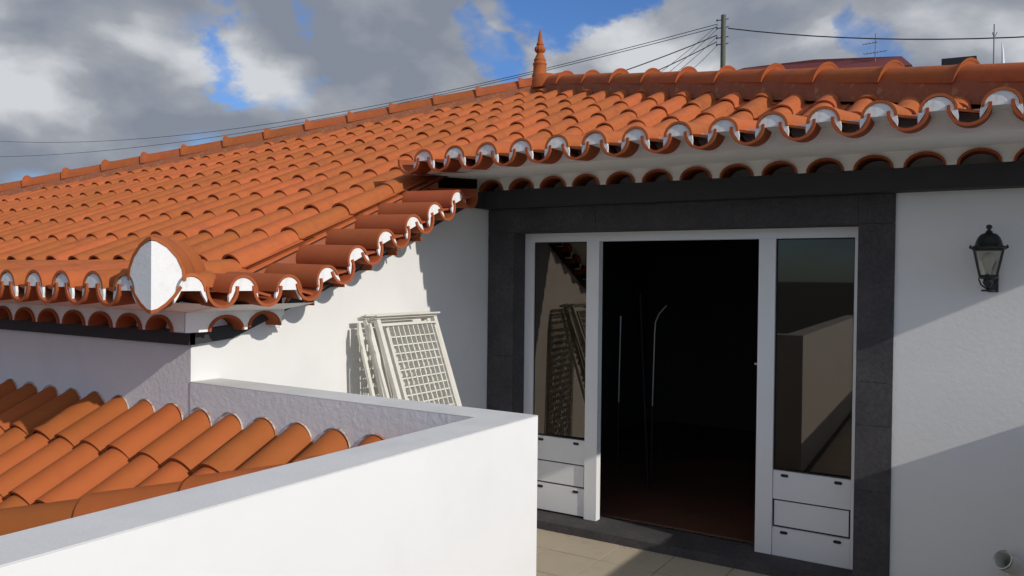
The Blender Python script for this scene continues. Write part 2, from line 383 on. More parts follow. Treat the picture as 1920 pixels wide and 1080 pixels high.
# signs: inside is where the apex-front point lies
sL = 1 if hip_side(AP.x, AP.y-2, HL, 1) > 0 else -1
sR = 1 if hip_side(AP.x, AP.y-2, HR, 1) > 0 else -1
def cut_mesh(src, mw, planes):
    bm = bmesh.new(); bm.from_mesh(src); inv = mw.inverted()
    for co, no in planes:
        c = inv @ co; nn = (inv.to_3x3() @ no).normalized()
        bmesh.ops.bisect_plane(bm, geom=bm.verts[:]+bm.edges[:]+bm.faces[:], plane_co=c, plane_no=nn, clear_outer=True)
    if len(bm.faces) == 0: bm.free(); return None
    me = bpy.data.meshes.new(src.name); bm.to_mesh(me); bm.free(); me.materials.append(src.materials[0]); return me
for r in range(1, 13):
    for c in range(-34, 22):
        P = O3+Vector((c*W, r*EX*math.cos(PIT), r*EX*math.sin(PIT)))
        if c > 0 and r < 6: continue
        if c >= 0 and r == 5: continue
        if r <= 1 and c < -16 or r == 2 and c < -20 or r == 3 and c < -24 or r in (4, 5) and c < -27: continue
        L = (EX+.07)*math.cos(PIT)
        cs = [(P.x+sx*W/2, P.y+sy*L) for sx in (-1, 1) for sy in (0, 1)]
        dl = [hip_side(x, y, HL, sL) for x, y in cs]; dr = [hip_side(x, y, HR, sR) for x, y in cs]
        if max(min(d) for d in (dl, dr)) is None: continue
        if max(dl) < .03 or max(dr) < .03: continue
        mw = Matrix.Translation(P+Vector((random.uniform(-.003, .003), random.uniform(-.004, .004), random.uniform(-.002, .003)))) @ base @ Matrix.Rotation(random.uniform(-.014, .014), 4, 'Z') @ Matrix.Rotation(random.uniform(-.006, .006), 4, 'Y')
        me = tile_me; pl = []
        if min(dl) < 0: n = Vector((-HL.y, HL.x, 0)).normalized()*sL; pl.append((AP, -n))
        if min(dr) < 0: n = Vector((-HR.y, HR.x, 0)).normalized()*sR; pl.append((AP, -n))
        if pl:
            me = cut_mesh(tile_me, mw, pl)
            if me is None: continue
        rlink('roof_tile', me, mw)

# hip caps: half-barrel on a bedding strip, flared collar at the lower end
def cap_mesh(L=.515, R=.118):
    g = MB(); n = 14
    def ring(y, rx, rz, dz=0.0):
        return [(rx*math.cos(math.pi*k/n), y, dz+rz*math.sin(math.pi*k/n)) for k in range(n+1)]
    # y runs uphill; the flared lower end at 0
    prof = [(0, R*1.08, R*1.13), (.010, R*1.08, R*1.14), (.030, R*1.05, R*1.06), (.055, R*1.01, R*.965), (.10, R, R*.935), (L, R*.93, R*.87)]
    g.grid([ring(*p) for p in prof], flip=True)
    g.grid([ring(0, R*1.10, R*1.26), ring(.006, R*.90, R*.86)], smooth=False)
    return g.mesh('hip_cap', 'cap')
capm = cap_mesh()
def along(origin, d):
    """matrix whose +y points uphill along -d"""
    y = (-d).normalized(); x = y.cross(Vector((0, 0, 1))).normalized(); z = x.cross(y)
    return Matrix(((x.x, y.x, z.x, origin.x), (x.y, y.y, z.y, origin.y), (x.z, y.z, z.z, origin.z), (0, 0, 0, 1)))
dL = Vector((HL.x, HL.y, -TP)).normalized(); dR = Vector((HR.x, HR.y, -TP*.972)).normalized()
for d, s0, st, cnt, nm in ((dL, .287, .475, 17, 'L'), (dR, .421, .489, 13, 'R')):
    k = 0
    for k in range(cnt):
        s = s0+k*st
        p = AP+d*s+Vector((0, 0, -.005))
        if d is dR and p.x > 1.45: break
        j = random.uniform(-.012, .012)
        rlink('hip_cap', capm, along(p, d) @ Matrix.Rotation(random.uniform(-.02, .02), 4, 'Y') @ T(0, j, random.uniform(-.003, .004)))
        g = MB(); g.box(-.112, .112, -.0, st+.0, -.12, .012); bm_me = g.mesh('bedding_strip', 'bed')
        rlink('bedding_strip', bm_me, along(AP+d*(s+.003), d))
# cap over the apex and finial base
g = MB(); g.lathe([(.20, -.06), (.185, .03), (.15, .08), (.09, .105)], n=16)
rlink('apex_cap', g.mesh('apex_cap', 'cap'), Matrix.Translation(AP))
fin = MB()
fin.lathe([(.088, -.04), (.086, .0), (.082, .015), (.074, .02), (.07, .10), (.072, .115), (.076, .12), (.076, .135), (.066, .14), (.062, .16), (.066, .168), (.064, .18), (.054, .19), (.05, .205), (.035, .235), (.032, .245)], n=20)
fin.lathe([(.032, .245), (.05, .262), (.057, .285), (.05, .31), (.034, .325)], n=40, lobes=10, lam=.09, lz=(.255, .315))
fin.lathe([(.034, .325), (.042, .335), (.036, .35), (.03, .36), (.022, .42), (.012, .47), (.004, .50), (.001, .505)], n=16)
rlink('finial', fin.mesh('finial', 'cap'), Matrix.Translation((-4.407, 7.53, 4.005)))

# ------------------------------------------------------------------ eaves
def gutter_mesh(L=.46, R=.087, th=.014, drop=-.035):
    g = MB(); n = 14; zc0 = -.069
    def arc(r, y, lip=.012):
        a = [(-r, y, zc0+lip-drop*y/L)]+[(r*math.cos(math.pi+math.pi*k/n), y, zc0+r*math.sin(math.pi+math.pi*k/n)-drop*y/L) for k in range(n+1)]+[(r, y, zc0+lip-drop*y/L)]
        return a
    o0, o1, i0, i1 = arc(R, 0), arc(R*.94, L), arc(R-th, 0), arc(R*.94-th, L)
    g.grid([o0, o1], flip=True); g.grid([i0, i1]); g.grid([o0, i0], smooth=False)
    g.poly([o0[0], i0[0], i1[0], o1[0]], True); g.poly([o0[-1], i0[-1], i1[-1], o1[-1]])
    return g.mesh('eave_gutter_tile', 'tile_dark')
gut = gutter_mesh()
def mortar_mesh():
    g = MB(); n = 10; rx, h = .0655, .064
    pts = [(-.048, -.076), (-.0655, -.078)]
    for k in range(1, n): a = math.pi*(1-k/n); pts.append((rx*math.cos(a), -.078+h*math.sin(a)))
    pts += [(.0655, -.078), (.048, -.076)]
    g.prism([(x, .006, z) for x, z in pts], (0, .17, 0))
    for q in (-1, 1):
        lg = [(.049, -.0765), (.061, -.10), (.080, -.127), (.082, -.104), (.078, -.079), (.0655, -.0785)]
        P = [(q*x, .004, z) for x, z in lg]
        g.prism(P if q > 0 else P[::-1], (0, .012, 0))
    return g.mesh('mortar_plug', 'mortar')
plug = mortar_mesh()
def mouth_mesh(rx=.106, h=.080, L=.30, th=.013):
    g = MB(); n = 12
    arc = lambda r, hh, y: [(r*math.cos(math.pi*k/n), y, hh*math.sin(math.pi*k/n)) for k in range(n+1)]
    a, b, c, d = arc(rx, h, -.012), arc(rx, h, L), arc(rx-th, h-th, -.012), arc(rx-th, h-th, L)
    g.grid([a, b], flip=True); g.grid([c, d]); g.grid([a, c], smooth=False)
    return g.mesh('eave_mouth_tile', 'tile_dark')
mouth = mouth_mesh()
def scallop(xs, s, rx, h, ztop, out, zout, slope=0.0, x_lo=None, x_hi=None, riser=0.0):
    """white plaster below the eave: arches cut for the mouths, cove going outwards.  local: x along, y inwards, z up"""
    g = MB(); n = 12
    lo = xs[0]-s/2 if x_lo is None else x_lo; hi = xs[-1]+s/2 if x_hi is None else x_hi
    for i, x in enumerate(xs):
        a, b = (lo if i == 0 else x-s/2), (hi if i == len(xs)-1 else x+s/2)
        arch = [(x+rx*math.cos(math.pi*(1-k/n)), h*math.sin(math.pi*k/n)) for k in range(n+1)]
        up = [(a, ztop)]+[(a+(b-a)*k/n, ztop) for k in range(1, n)]+[(b, ztop)]
        f = lambda p, y: (p[0], y, p[1]+slope*(p[0]-xs[0]))
        g.grid([[f(p, 0) for p in arch], [f(p, 0) for p in up]], smooth=False)
        g.poly([f((a, 0), 0), f(arch[0], 0), f((a, ztop), 0)]); g.poly([f(arch[-1], 0), f((b, 0), 0), f((b, ztop), 0)])
        # ledges
        g.poly([f((a, 0), 0), f((a, 0), .12), f(arch[0], .12), f(arch[0], 0)]); g.poly([f(arch[-1], 0), f(arch[-1], .12), f((b, 0), .12), f((b, 0), 0)])
        g.poly([f((a, ztop), 0), f((b, ztop), 0), (b, -out, zout+slope*(b-xs[0])), (a, -out, zout+slope*(a-xs[0]))])
        if riser: g.poly([(a, -out, zout), (b, -out, zout), (b, -out, zout+riser), (a, -out, zout+riser)])
    return g
def cover(L, sp, drop, shear=0.0, m='tile', rx0=.079, rx1=.072, pan=True, h0=.078, h1=.072):
    """half-barrel roll with a sloping pan on its right; end at y=0, crown z=0; drop<0 rises inwards"""
    g = MB(); n = 14; th = .013
    def arc(rx, h, y, sx, dz): return [(sx+rx*math.cos(math.pi*(1-k/n)), y, h*math.sin(math.pi*(1-k/n))-h+dz) for k in range(n+1)]
    a, b = arc(rx0, h0, 0, 0, 0), arc(rx1, h1, L, shear, -drop)
    c, d = arc(rx0-th, h0-th, 0, 0, -th), arc(rx1-th, h1-th, L, shear, -drop-th)
    g.grid([a, b]); g.grid([c, d], flip=True); g.grid([a, c], smooth=False, flip=True)
    if pan:
        y0 = .022; t0 = y0/L
        for z in (0, -.012):
            p = [(rx0*.9, y0, -.072+z-drop*t0), (sp-rx0*.9, y0, -.094+z-drop*t0), (sp-rx1*.9+shear, L, -.094+z-drop), (rx1*.9+shear, L, -.072+z-drop)]
            g.poly(p, z < 0)
        p = [(rx0*.9, y0, -.072-drop*t0), (sp-rx0*.9, y0, -.094-drop*t0)]
        g.poly([p[0], (p[0][0], y0, p[0][2]-.012), (p[1][0], y0, p[1][2]-.012), p[1]])
        for i in (0, -1): g.poly([a[i], c[i], d[i], b[i]], i == 0)
    return g.mesh('eave_cover_tile', m)
jit = lambda a=.003: random.uniform(-a, a)
def eave_unit(cover, x, y, z, rz=0.0, ry=0.0):
    if cover is not None: rlink('eave_cover_tile', cover, T(x+jit(.002), y+jit(), z+jit(.002), rz, ry=ry))
    rlink('mortar_plug', plug, T(x, y, z, rz, ry=ry))
# door eave
DS = .2439
cov_d = cover(.80, DS, -.097*.80/.73)
k = 0
while True:
    x = -3.241+DS*k
    if x > EAVE_R+.02: break
    eave_unit(cov_d, x, ED_Y, ED_Z+.0022*k, 0)
    rlink('eave_gutter_tile', gut, T(x+DS/2, ED_Y-.004, ED_Z+.0022*k, 0))
    k += 1
ND = k
rlink('eave_gutter_tile', gut, T(-3.241-DS/2, ED_Y-.004, ED_Z, 0))
MS = .2612; mx = [-3.317+MS*k for k in range(17) if -3.317+MS*k < 1.02]
for x in mx: rlink('eave_mouth_tile', mouth, T(x, 4.978, 2.472, 0))
g = scallop([x+3.317 for x in mx], MS, .106, .080, .092, .752, .042, riser=.108)
rlink('eave_soffit', g.mesh('eave_soffit', 'soffit'), T(-3.317, 4.978, 2.472))
# front eave
FS = .2425
cov_f = cover(.86, FS, -.075, shear=-.10)
fx = [-3.404-FS*k for k in range(0, 14)]
for k, x in enumerate(fx):
    eave_unit(cov_f, x, EF_Y, EF_Z, 0)
    rlink('eave_gutter_tile', gut, T(x+FS/2, EF_Y-.004, EF_Z, 0))
rlink('eave_gutter_tile', gut, T(fx[-1]-FS/2, EF_Y-.004, EF_Z, 0))
mxf = [-3.536-.25*k for k in range(0, 14)][::-1]
for x in mxf: rlink('eave_mouth_tile', mouth, T(x, 2.405, 1.555, 0))
g = scallop([x-mxf[0] for x in mxf], .25, .106, .080, .095, .33, .16, x_hi=mxf[-1]-mxf[0]+.19)
rlink('eave_soffit', g.mesh('eave_soffit', 'soffit'), T(mxf[0], 2.405, 1.555))
# verge along the side wall: units (y, z of roll top)
VS = .238
cov_v = cover(.46, .25, -.012, m='tile_dark', rx0=.083, rx1=.080, h0=.084, h1=.082)
tops = [(4.08, 2.372), (3.85, 2.278), (3.645, 2.188), (3.405, 2.091), (3.178, 1.990), (2.958, 1.880), (2.720, 1.838), (2.452, 1.836)]
VA = -math.atan(.437)
for i, (y, z) in enumerate(tops):
    sl_ = i < 6
    eave_unit(cov_v, EV_X, y-(.012 if sl_ else 0), z, math.pi/2, VA if sl_ else 0)
    if i < len(tops)-1:
        y2, z2 = tops[i+1]; tl = i < 5
        rlink('eave_gutter_tile', gut, T(EV_X+.004, (y+y2)/2-(.012 if tl else 0), (z+z2)/2+.002, math.pi/2, ry=VA if tl else (VA*.4 if i == 5 else 0)))
rlink('eave_gutter_tile', gut, T(EV_X+.004, 4.195, 2.42, math.pi/2, ry=VA))
rlink('eave_gutter_tile', gut, T(EV_X+.004, 2.452-VS/2, 1.838, math.pi/2))
g = MB()
row = lambda yy: [(-3.47, yy, zc(yy)-.080), (-3.44, yy, zc(yy)-.081), (-3.405, yy, zc(yy)-.090), (-3.365, yy, zc(yy)-.112)]
g.grid([row(2.74+.171*k) for k in range(11)]); rlink('verge_flashing', g.mesh('verge_flashing', 'tile'), Matrix.Identity(4))
VM = [(2.63, 1.553, .0), (2.87, 1.565, .0)]
y = 3.11; z = 1.665
while y < 4.2:
    VM.append((y, z, .42)); y += .238; z += .238*.42
for y, z, sl_ in VM: rlink('eave_mouth_tile', mouth, T(WX+.095, y, z, math.pi/2))
g = scallop([0, .24], .24, .106, .080, .095, .26, .14, x_lo=-.23)
rlink('eave_soffit', g.mesh('eave_soffit', 'soffit'), T(WX+.095, 2.63, 1.553, math.pi/2))
ys = [y for y, z, s in VM if s > 0]
g = scallop([y-ys[0] for y in ys], .238, .106, .080, .095, .26, .13, slope=.42)
rlink('eave_soffit', g.mesh('eave_soffit', 'soffit'), T(WX+.095, ys[0], VM[2][1], math.pi/2))

# corner ornament where the two eaves meet
CX, CY = EV_X, EF_Y
half = [(0, 1.968), (.026, 1.966), (.072, 1.943), (.117, 1.900), (.143, 1.852), (.148, 1.806), (.134, 1.787), (.102, 1.747), (.064, 1.713), (.027, 1.691), (0, 1.685)]
g = MB()
Lf = [(CX-d, CY, z) for d, z in half]; Rf = [(CX, CY+d, z) for d, z in half]
bk = lambda p: (p[0]-.10 if abs(p[1]-CY) > 1e-6 else p[0]-.0, p[1]+.0, p[2])
g.poly(Lf); g.poly(Rf, True)
core = [(-.035, -.035)]
rlink('corner_plaster', g.mesh('corner_plaster', 'mortar'), Matrix.Identity(4))
def shell(pts, th, back, rise, name, m, rings=None):
    """pts: (d,z) from left tip over ridge to right tip; signed d<0 = left face"""
    g = MB()
    def wp(d, z, t, o):
        # t: distance back along the diagonal, o: outward offset
        x = CX+(d if d < 0 else 0)-t*.7071; yv = CY+(d if d > 0 else 0)+t*.7071
        return (x, yv, z)
    def off(o):
        out = []
        for i, (d, z) in enumerate(pts):
            a = pts[max(i-1, 0)]; b = pts[min(i+1, len(pts)-1)]
            tx, tz = b[0]-a[0], b[1]-a[1]; l = math.hypot(tx, tz) or 1
            out.append((d-tz/l*o, z+tx/l*o))
        return out
    outer = off(th); inner = pts
    R_ = rings or [(0, 1, 0), (back, 1, rise)]
    rows = []
    for t, sc, dzz in R_:
        zb = min(z for d, z in pts)
        rows.append([wp(d*sc, zb+(z-zb)*sc+dzz, t, 0) for d, z in outer])
    g.grid(rows, flip=False)
    zb = min(z for d, z in pts)
    g.grid([[wp(d, z, -.006, 0) for d, z in outer], rows[0]], flip=False)
    g.grid([[wp(d, z, -.006, 0) for d, z in inner], [wp(d, z, -.006, 0) for d, z in outer]], smooth=False)
    g.grid([[wp(d, z, -.006, 0) for d, z in inner], [wp(d, z, back, 0) for d, z in inner]], flip=True)
    return rlink(name, g.mesh(name, m), Matrix.Identity(4))
upL = [(-.149, 1.806), (-.144, 1.852), (-.118, 1.901), (-.073, 1.944), (-.027, 1.967), (0.0, 1.972), (.027, 1.967), (.073, 1.944), (.118, 1.901), (.144, 1.852), (.149, 1.806)]
shell(upL, .014, .5, .0, 'corner_hip_tile', 'tile', rings=[(0, 1, 0), (.09, 1.0, .0), (.12, 1.07, .0), (.15, 1.07, 0), (.18, .98, .0), (.30, .98, .0), (.31, 1.05, .0), (.55, 1.05, .0)])
dn = [(.134, 1.786), (.102, 1.746), (.064, 1.712), (.027, 1.690), (0, 1.684), (-.027, 1.690), (-.064, 1.712), (-.102, 1.746), (-.134, 1.786)]
shell(dn, .014, .4, .02, 'corner_gutter_tile', 'tile_dark')
# shoulder rolls either side of the ornament
eave_unit(None, CX-.190, CY, EF_Z-.008, 0); eave_unit(None, CX, CY+.190, EF_Z-.008, math.pi/2)
shm = cover(.42, .2, -.01, pan=False)
rlink('eave_cover_tile', shm, T(CX-.190, CY, EF_Z-.008, 0)); rlink('eave_cover_tile', shm, T(CX, CY+.190, EF_Z-.008, math.pi/2))
# bed below the corner tiles
g = MB()
g.poly([(-3.6, 2.06, 1.76), (-3.05, 2.06, 1.755), (-3.05, 2.80, 1.755), (-3.5, 2.80, 1.80)])
rlink('corner_bed', g.mesh('corner_bed', 'tile_dark'), Matrix.Identity(4))
g = MB()
g.poly([(-3.346, 2.405, 1.650), (-3.346, 2.075, 1.715), (-3.075, 2.075, 1.715), (-3.335, 2.405, 1.650)]); g.poly([(-3.335, 2.403, 1.650), (-3.075, 2.075, 1.715), (-3.075, 2.42, 1.694), (-3.335, 2.42, 1.649)])
rlink('corner_soffit', g.mesh('corner_soffit', 'soffit'), Matrix.Identity(4))
# right-hand eave return (beyond the picture's edge)
g = MB(); g.box(1.02, EAVE_R+.04, ED_Y+.02, 10.9, 2.50, 2.60); rlink('eave_return', g.mesh('eave_return', 'soffit'), Matrix.Identity(4))

# ------------------------------------------------------------------ door
FY = 5.27
door = empty('glazed_door'); door.parent = house; door.matrix_parent_inverse = Matrix.Translation(Vector((4, -6, 0)))
def dpart(name, m, boxes, bev=.003):
    g = MB()
    for b in boxes: g.box(*b)
    o = g.build(name, m, door)
    if bev: bevel(o, bev, 2)
    return o
DX = [-3.195, -3.118, -2.667, -2.568, -1.421, -1.315, -.842, -.806]
ZB = .062
dpart('door_frame', 'alu', [(DX[0], DX[1], FY, FY+.06, ZB, 2.099), (DX[6], DX[7], FY, FY+.06, ZB, 2.099), (DX[0], DX[7], FY-.001, FY+.06, 2.0995, 2.164)])
dpart('mullion', 'alu', [(DX[2], DX[3], FY-.004, FY+.06, ZB, 2.099)])
dpart('mullion', 'alu', [(DX[4], DX[5], FY-.004, FY+.06, ZB, 2.099)])
for a, b, zs in ((DX[1], DX[2], (.635, .449, .280, .0945)), (DX[5], DX[6], (.611, .421, .246, .068))):
    cxp = (a+b)/2; hw = (b-a)/2-.001; g = MB(); g.box(-hw, hw, -.003, .003, zs[0]-.01, 2.0995); gp = g.build('glass_pane', 'glass', door); gp.location = (cxp, FY+.036, 0); gp.rotation_euler.z = .062 if a < -2 else .029
    dpart('pane_gasket', 'gasket', [(a, a+.007, FY+.016, FY+.022, zs[0], 2.099), (b-.007, b, FY+.016, FY+.022, zs[0], 2.099), (a, b, FY+.0165, FY+.0225, 2.092, 2.099), (a, b, FY+.0165, FY+.0225, zs[0], zs[0]+.008)], 0)
    dpart('lower_panel', 'alu', [(a+.002, b-.002, FY+.006, FY+.03, zs[1]+.004, zs[0]-.002)], .002)
    dpart('lower_panel', 'alu', [(a+.012, b-.012, FY+.012, FY+.03, zs[2]+.009, zs[1]-.007)], .002)
    dpart('lower_panel', 'alu', [(a+.002, b-.002, FY+.006, FY+.03, zs[3]-.02, zs[2]-.004)], .002)
    dpart('panel_gasket', 'gasket', [(a+.001, b-.001, FY+.022, FY+.028, zs[2]-.003, zs[1]+.003)], 0)
    for xx in (a+.075, b-.075):
        for zz in (zs[0]-.030, zs[2]-.032):
            g = MB(); n = 12
            pts = [(xx+(.014 if math.cos(2*math.pi*(k+.5)/n) > 0 else -.014)+.010*math.cos(2*math.pi*(k+.5)/n), FY+.003, zz+.010*math.sin(2*math.pi*(k+.5)/n)) for k in range(n)]
            g.prism(pts, (0, .006, 0)); g.build('drain_cap', 'gasket', door)
# open leaf folded back inside, behind the right-hand pane
leaf = empty('door_leaf'); leaf.parent = door
g = MB(); g.box(-1.413, -1.365, FY+.07, FY+1.12, .09, 2.08); lf = g.build('door_leaf_panel', 'alu', door); bevel(lf, .003)
g = MB(); g.tube([(-1.413, FY+.12, 1.274), (-1.47, FY+.12, 1.274)], .010, 10); g.tube([(-1.465, FY+.12, 1.274), (-1.465, FY+.24, 1.270)], .009, 10); g.box(-1.419, -1.412, FY+.095, FY+.145, 1.16, 1.32); g.build('door_handle', 'lockmetal', door)
bpy.data.objects.remove(leaf)

# room behind the door
g = MB()
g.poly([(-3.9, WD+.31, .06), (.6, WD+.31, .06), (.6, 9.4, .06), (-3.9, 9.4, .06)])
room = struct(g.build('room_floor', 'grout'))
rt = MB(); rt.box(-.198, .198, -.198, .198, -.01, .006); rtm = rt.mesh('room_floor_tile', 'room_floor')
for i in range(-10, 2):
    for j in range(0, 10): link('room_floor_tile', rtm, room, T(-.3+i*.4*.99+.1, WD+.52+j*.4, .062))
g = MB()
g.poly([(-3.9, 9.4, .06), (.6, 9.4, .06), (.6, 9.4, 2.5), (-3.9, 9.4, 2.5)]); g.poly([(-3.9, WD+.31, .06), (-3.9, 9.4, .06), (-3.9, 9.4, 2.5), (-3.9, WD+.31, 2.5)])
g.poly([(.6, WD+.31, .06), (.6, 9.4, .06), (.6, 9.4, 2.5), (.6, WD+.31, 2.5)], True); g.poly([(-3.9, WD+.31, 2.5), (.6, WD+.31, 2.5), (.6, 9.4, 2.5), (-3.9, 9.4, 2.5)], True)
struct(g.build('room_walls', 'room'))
# poles in the dark room
g = empty('metal_rod', (-2.864, 6.3, .07)); tag(g, 'straight shiny metal rod standing in the dark room, left of the bent one', 'rod')
m = MB(); m.tube([(-.006, 0, .70), (.004, 0, 1.44)], .007, 8); m.build('rod_shaft', 'steel', g)
m = MB(); m.tube([(-.012, 0, 0), (-.006, 0, .70)], .006, 8); m.build('rod_grip', 'stick', g)
g = empty('bent_metal_rod', (-2.555, 6.3, .07)); tag(g, 'shiny metal rod with bent top standing in the dark room', 'rod')
m = MB(); m.tube([(-.008, 0, .70), (.004, 0, 1.30), (.01, 0, 1.40), (.04, 0, 1.47), (.105, 0, 1.54)], .007, 8); m.build('rod_shaft', 'steel', g)
m = MB(); m.tube([(-.014, 0, 0), (-.008, 0, .70)], .006, 8); m.build('rod_grip', 'stick', g)
m = MB(); m.tube([(-2.60, 6.32, .075), (-2.749, 6.45, 1.705)], .011, 8); tag(m.build('broom_stick', 'stick'), 'dark stick leaning in the room between the two shiny rods', 'stick')

# ------------------------------------------------------------------ parapets
def parapet(name, loop, z0, z1, label):
    e_ = empty(name, (loop[0][0], loop[0][1], 0)); ox, oy = loop[0]
    g = MB(); g.prism([(x-ox, y-oy, z0) for x, y in loop], (0, 0, z1-.004-z0)); a = rough_front(g.build('parapet_wall', 'plaster_rough', e_)); bevel(a, .006, 2)
    g = MB(); g.prism([(x-ox, y-oy, z1-.0035) for x, y in loop], (0, 0, .0035)); b = g.build('coping_paint', 'coping', e_)
    return tag(e_, label, 'parapet')
pw = parapet('parapet', [(-1.555, -2.4), (-1.555, 2.672), (-3.428, 2.672), (-3.428, 2.496), (-1.728, 2.496), (-1.728, -2.4)], GZ+.01, 1.305, 'white L-shaped terrace parapet with grey top in the foreground')
parapet('side_parapet', [(.510, -2.4), (.68, -2.4), (.68, WD-.004), (.510, WD-.004)], GZ+.01, 1.30, 'white parapet along the right side of the terrace')

# ------------------------------------------------------------------ lower roof
lroof = empty('lower_roof', (-4, 2.4, 1.0)); tag(lroof, 'lower terracotta barrel tile roof between the white wall and the parapet', 'roof')
LINV = Matrix.Translation((4, -2.4, -1.0))
def lpart(name, me, mw):
    o = bpy.data.objects.new(name, me); COL.objects.link(o); o.parent = lroof; o.matrix_local = LINV @ mw; return o
LS = .55; LPIT = math.atan(LS); zl = lambda y: 1.19-LS*(2.5-y)
LA = Vector((-1.81, 2.5, zl(2.5))); LDv = Vector((-1.03, -.425, 0)); LDv = Vector((LDv.x, LDv.y, -.425*LS)).normalized()
LW = .2248; LE = .3735
g = MB(); dd = -.10
A_ = LA; B_ = LA+LDv*5.2
g.poly([(-8, 2.5, zl(2.5)+dd), (-8, B_.y, zl(B_.y)+dd), (B_.x, B_.y, B_.z+dd), (A_.x, A_.y, A_.z+dd)])
g.poly([(A_.x, A_.y, A_.z+dd), (B_.x, B_.y, B_.z+dd), (B_.x+.6, B_.y-1.6, B_.z-1.2), (-1.73, 1.0, A_.z-1.2), (-1.73, 2.5, A_.z+dd-.05)])
o = g.build('underlay', 'deck', None); o.parent = lroof; o.matrix_local = LINV
def ltile():
    g = MB(); n = 12; L = LE+.07; th = .013
    arc = lambda rx, h, y, d: [(rx*math.cos(math.pi*(1-k/n)), y, h*math.sin(math.pi*(1-k/n))-h-d) for k in range(n+1)]
    a, b = arc(.094, .085, 0, 0), arc(.084, .078, L, .022)
    c, d = arc(.081, .072, 0, .013), arc(.071, .065, L, .035)
    g.grid([a, b]); g.grid([c, d], flip=True); g.grid([a, c], smooth=False, flip=True)
    for i in (0, -1): g.poly([a[i], c[i], d[i], b[i]], i == 0)
    return g.mesh('barrel_tile', 'tile_low')
ltm = ltile()
def pan_tile():
    g = MB(); n = 8; L = LE+.07
    arc = lambda rx, y, d: [(rx*math.cos(math.pi+math.pi*k/n), y, rx*.55*math.sin(math.pi+math.pi*k/n)-.055-d) for k in range(n+1)]
    g.grid([arc(.075, 0, 0), arc(.08, L, .02)], flip=False); return g.mesh('pan_tile', 'tile_low')
ptm = pan_tile()
lb = Matrix.Rotation(LPIT, 4, 'X')
nrm = Vector((-LDv.y, LDv.x, 0)).normalized()
if (Vector((-5, 2.5, 0))-LA).dot(nrm) < 0: nrm = -nrm
yrows = [2.184-.3280*k for k in range(0, 5)]
wallp = (Vector((0, 2.506, 0)), Vector((0, 1, 0)))
for r, yy in enumerate(yrows):
    for k in range(-1, 24):
        x = -2.225-LW*k+jit(.004)
        if k == -1: x = -2.0
        for me0, xo in ((ltm, 0), (ptm, -LW/2)):
            P = Vector((x+xo, yy+jit(.005), zl(yy)+.012+jit(.003)))
            dmin = min((Vector((P.x+sx, P.y+sy, 0))-LA).dot(nrm) for sx in (-.09, .09) for sy in (0, .39)); dmax = max((Vector((P.x+sx, P.y+sy, 0))-LA).dot(nrm) for sx in (-.09, .09) for sy in (0, .39))
            if dmax < .02: continue
            mw = Matrix.Translation(P) @ lb @ Matrix.Rotation(jit(.012), 4, 'Z')
            pl = []
            if r == 0: pl.append((Vector((0, 2.494 if x > WX else 2.499, 0)), Vector((0, 1, 0))))
            if dmin < 0: pl.append((LA, -nrm))
            me = cut_mesh(me0, mw, pl) if pl else me0
            if me: lpart(me0.name.split('.')[0], me, mw)
# pale mortar rims where the tiles meet the wall
rim = MB(); n = 14
ra = lambda r, y: [(r*math.cos(math.pi*(1-k/n)), y, .9*r*math.sin(math.pi*(1-k/n))) for k in range(n+1)]
rim.grid([ra(.0885, -.007), ra(.0925, .0)]); rimm = rim.mesh('mortar_rim', 'rim')
for k in range(0, 20):
    x = -2.225-LW*k
    lpart('mortar_rim', rimm, T(x, 2.494 if x > WX else 2.499, 1.19-.088+.004))
g = MB(); n = 14
rg = lambda y, r: [(r*math.cos(math.pi*k/n), y, r*.95*math.sin(math.pi*k/n)) for k in range(n+1)]
g.grid([rg(0, .118), rg(.52, .100)], flip=True); g.grid([rg(0, .118), rg(0, .104)], smooth=False); g.grid([rg(0, .104), rg(.2, .09)])
lcap = g.mesh('hip_cap', 'tile_low')
for k in range(10):
    s = 1.12+(k-2)*.474
    if (LA+LDv*s).x > -2.3: continue
    lpart('hip_cap', lcap, along(LA+LDv*s+Vector((0, 0, -.062)), LDv))

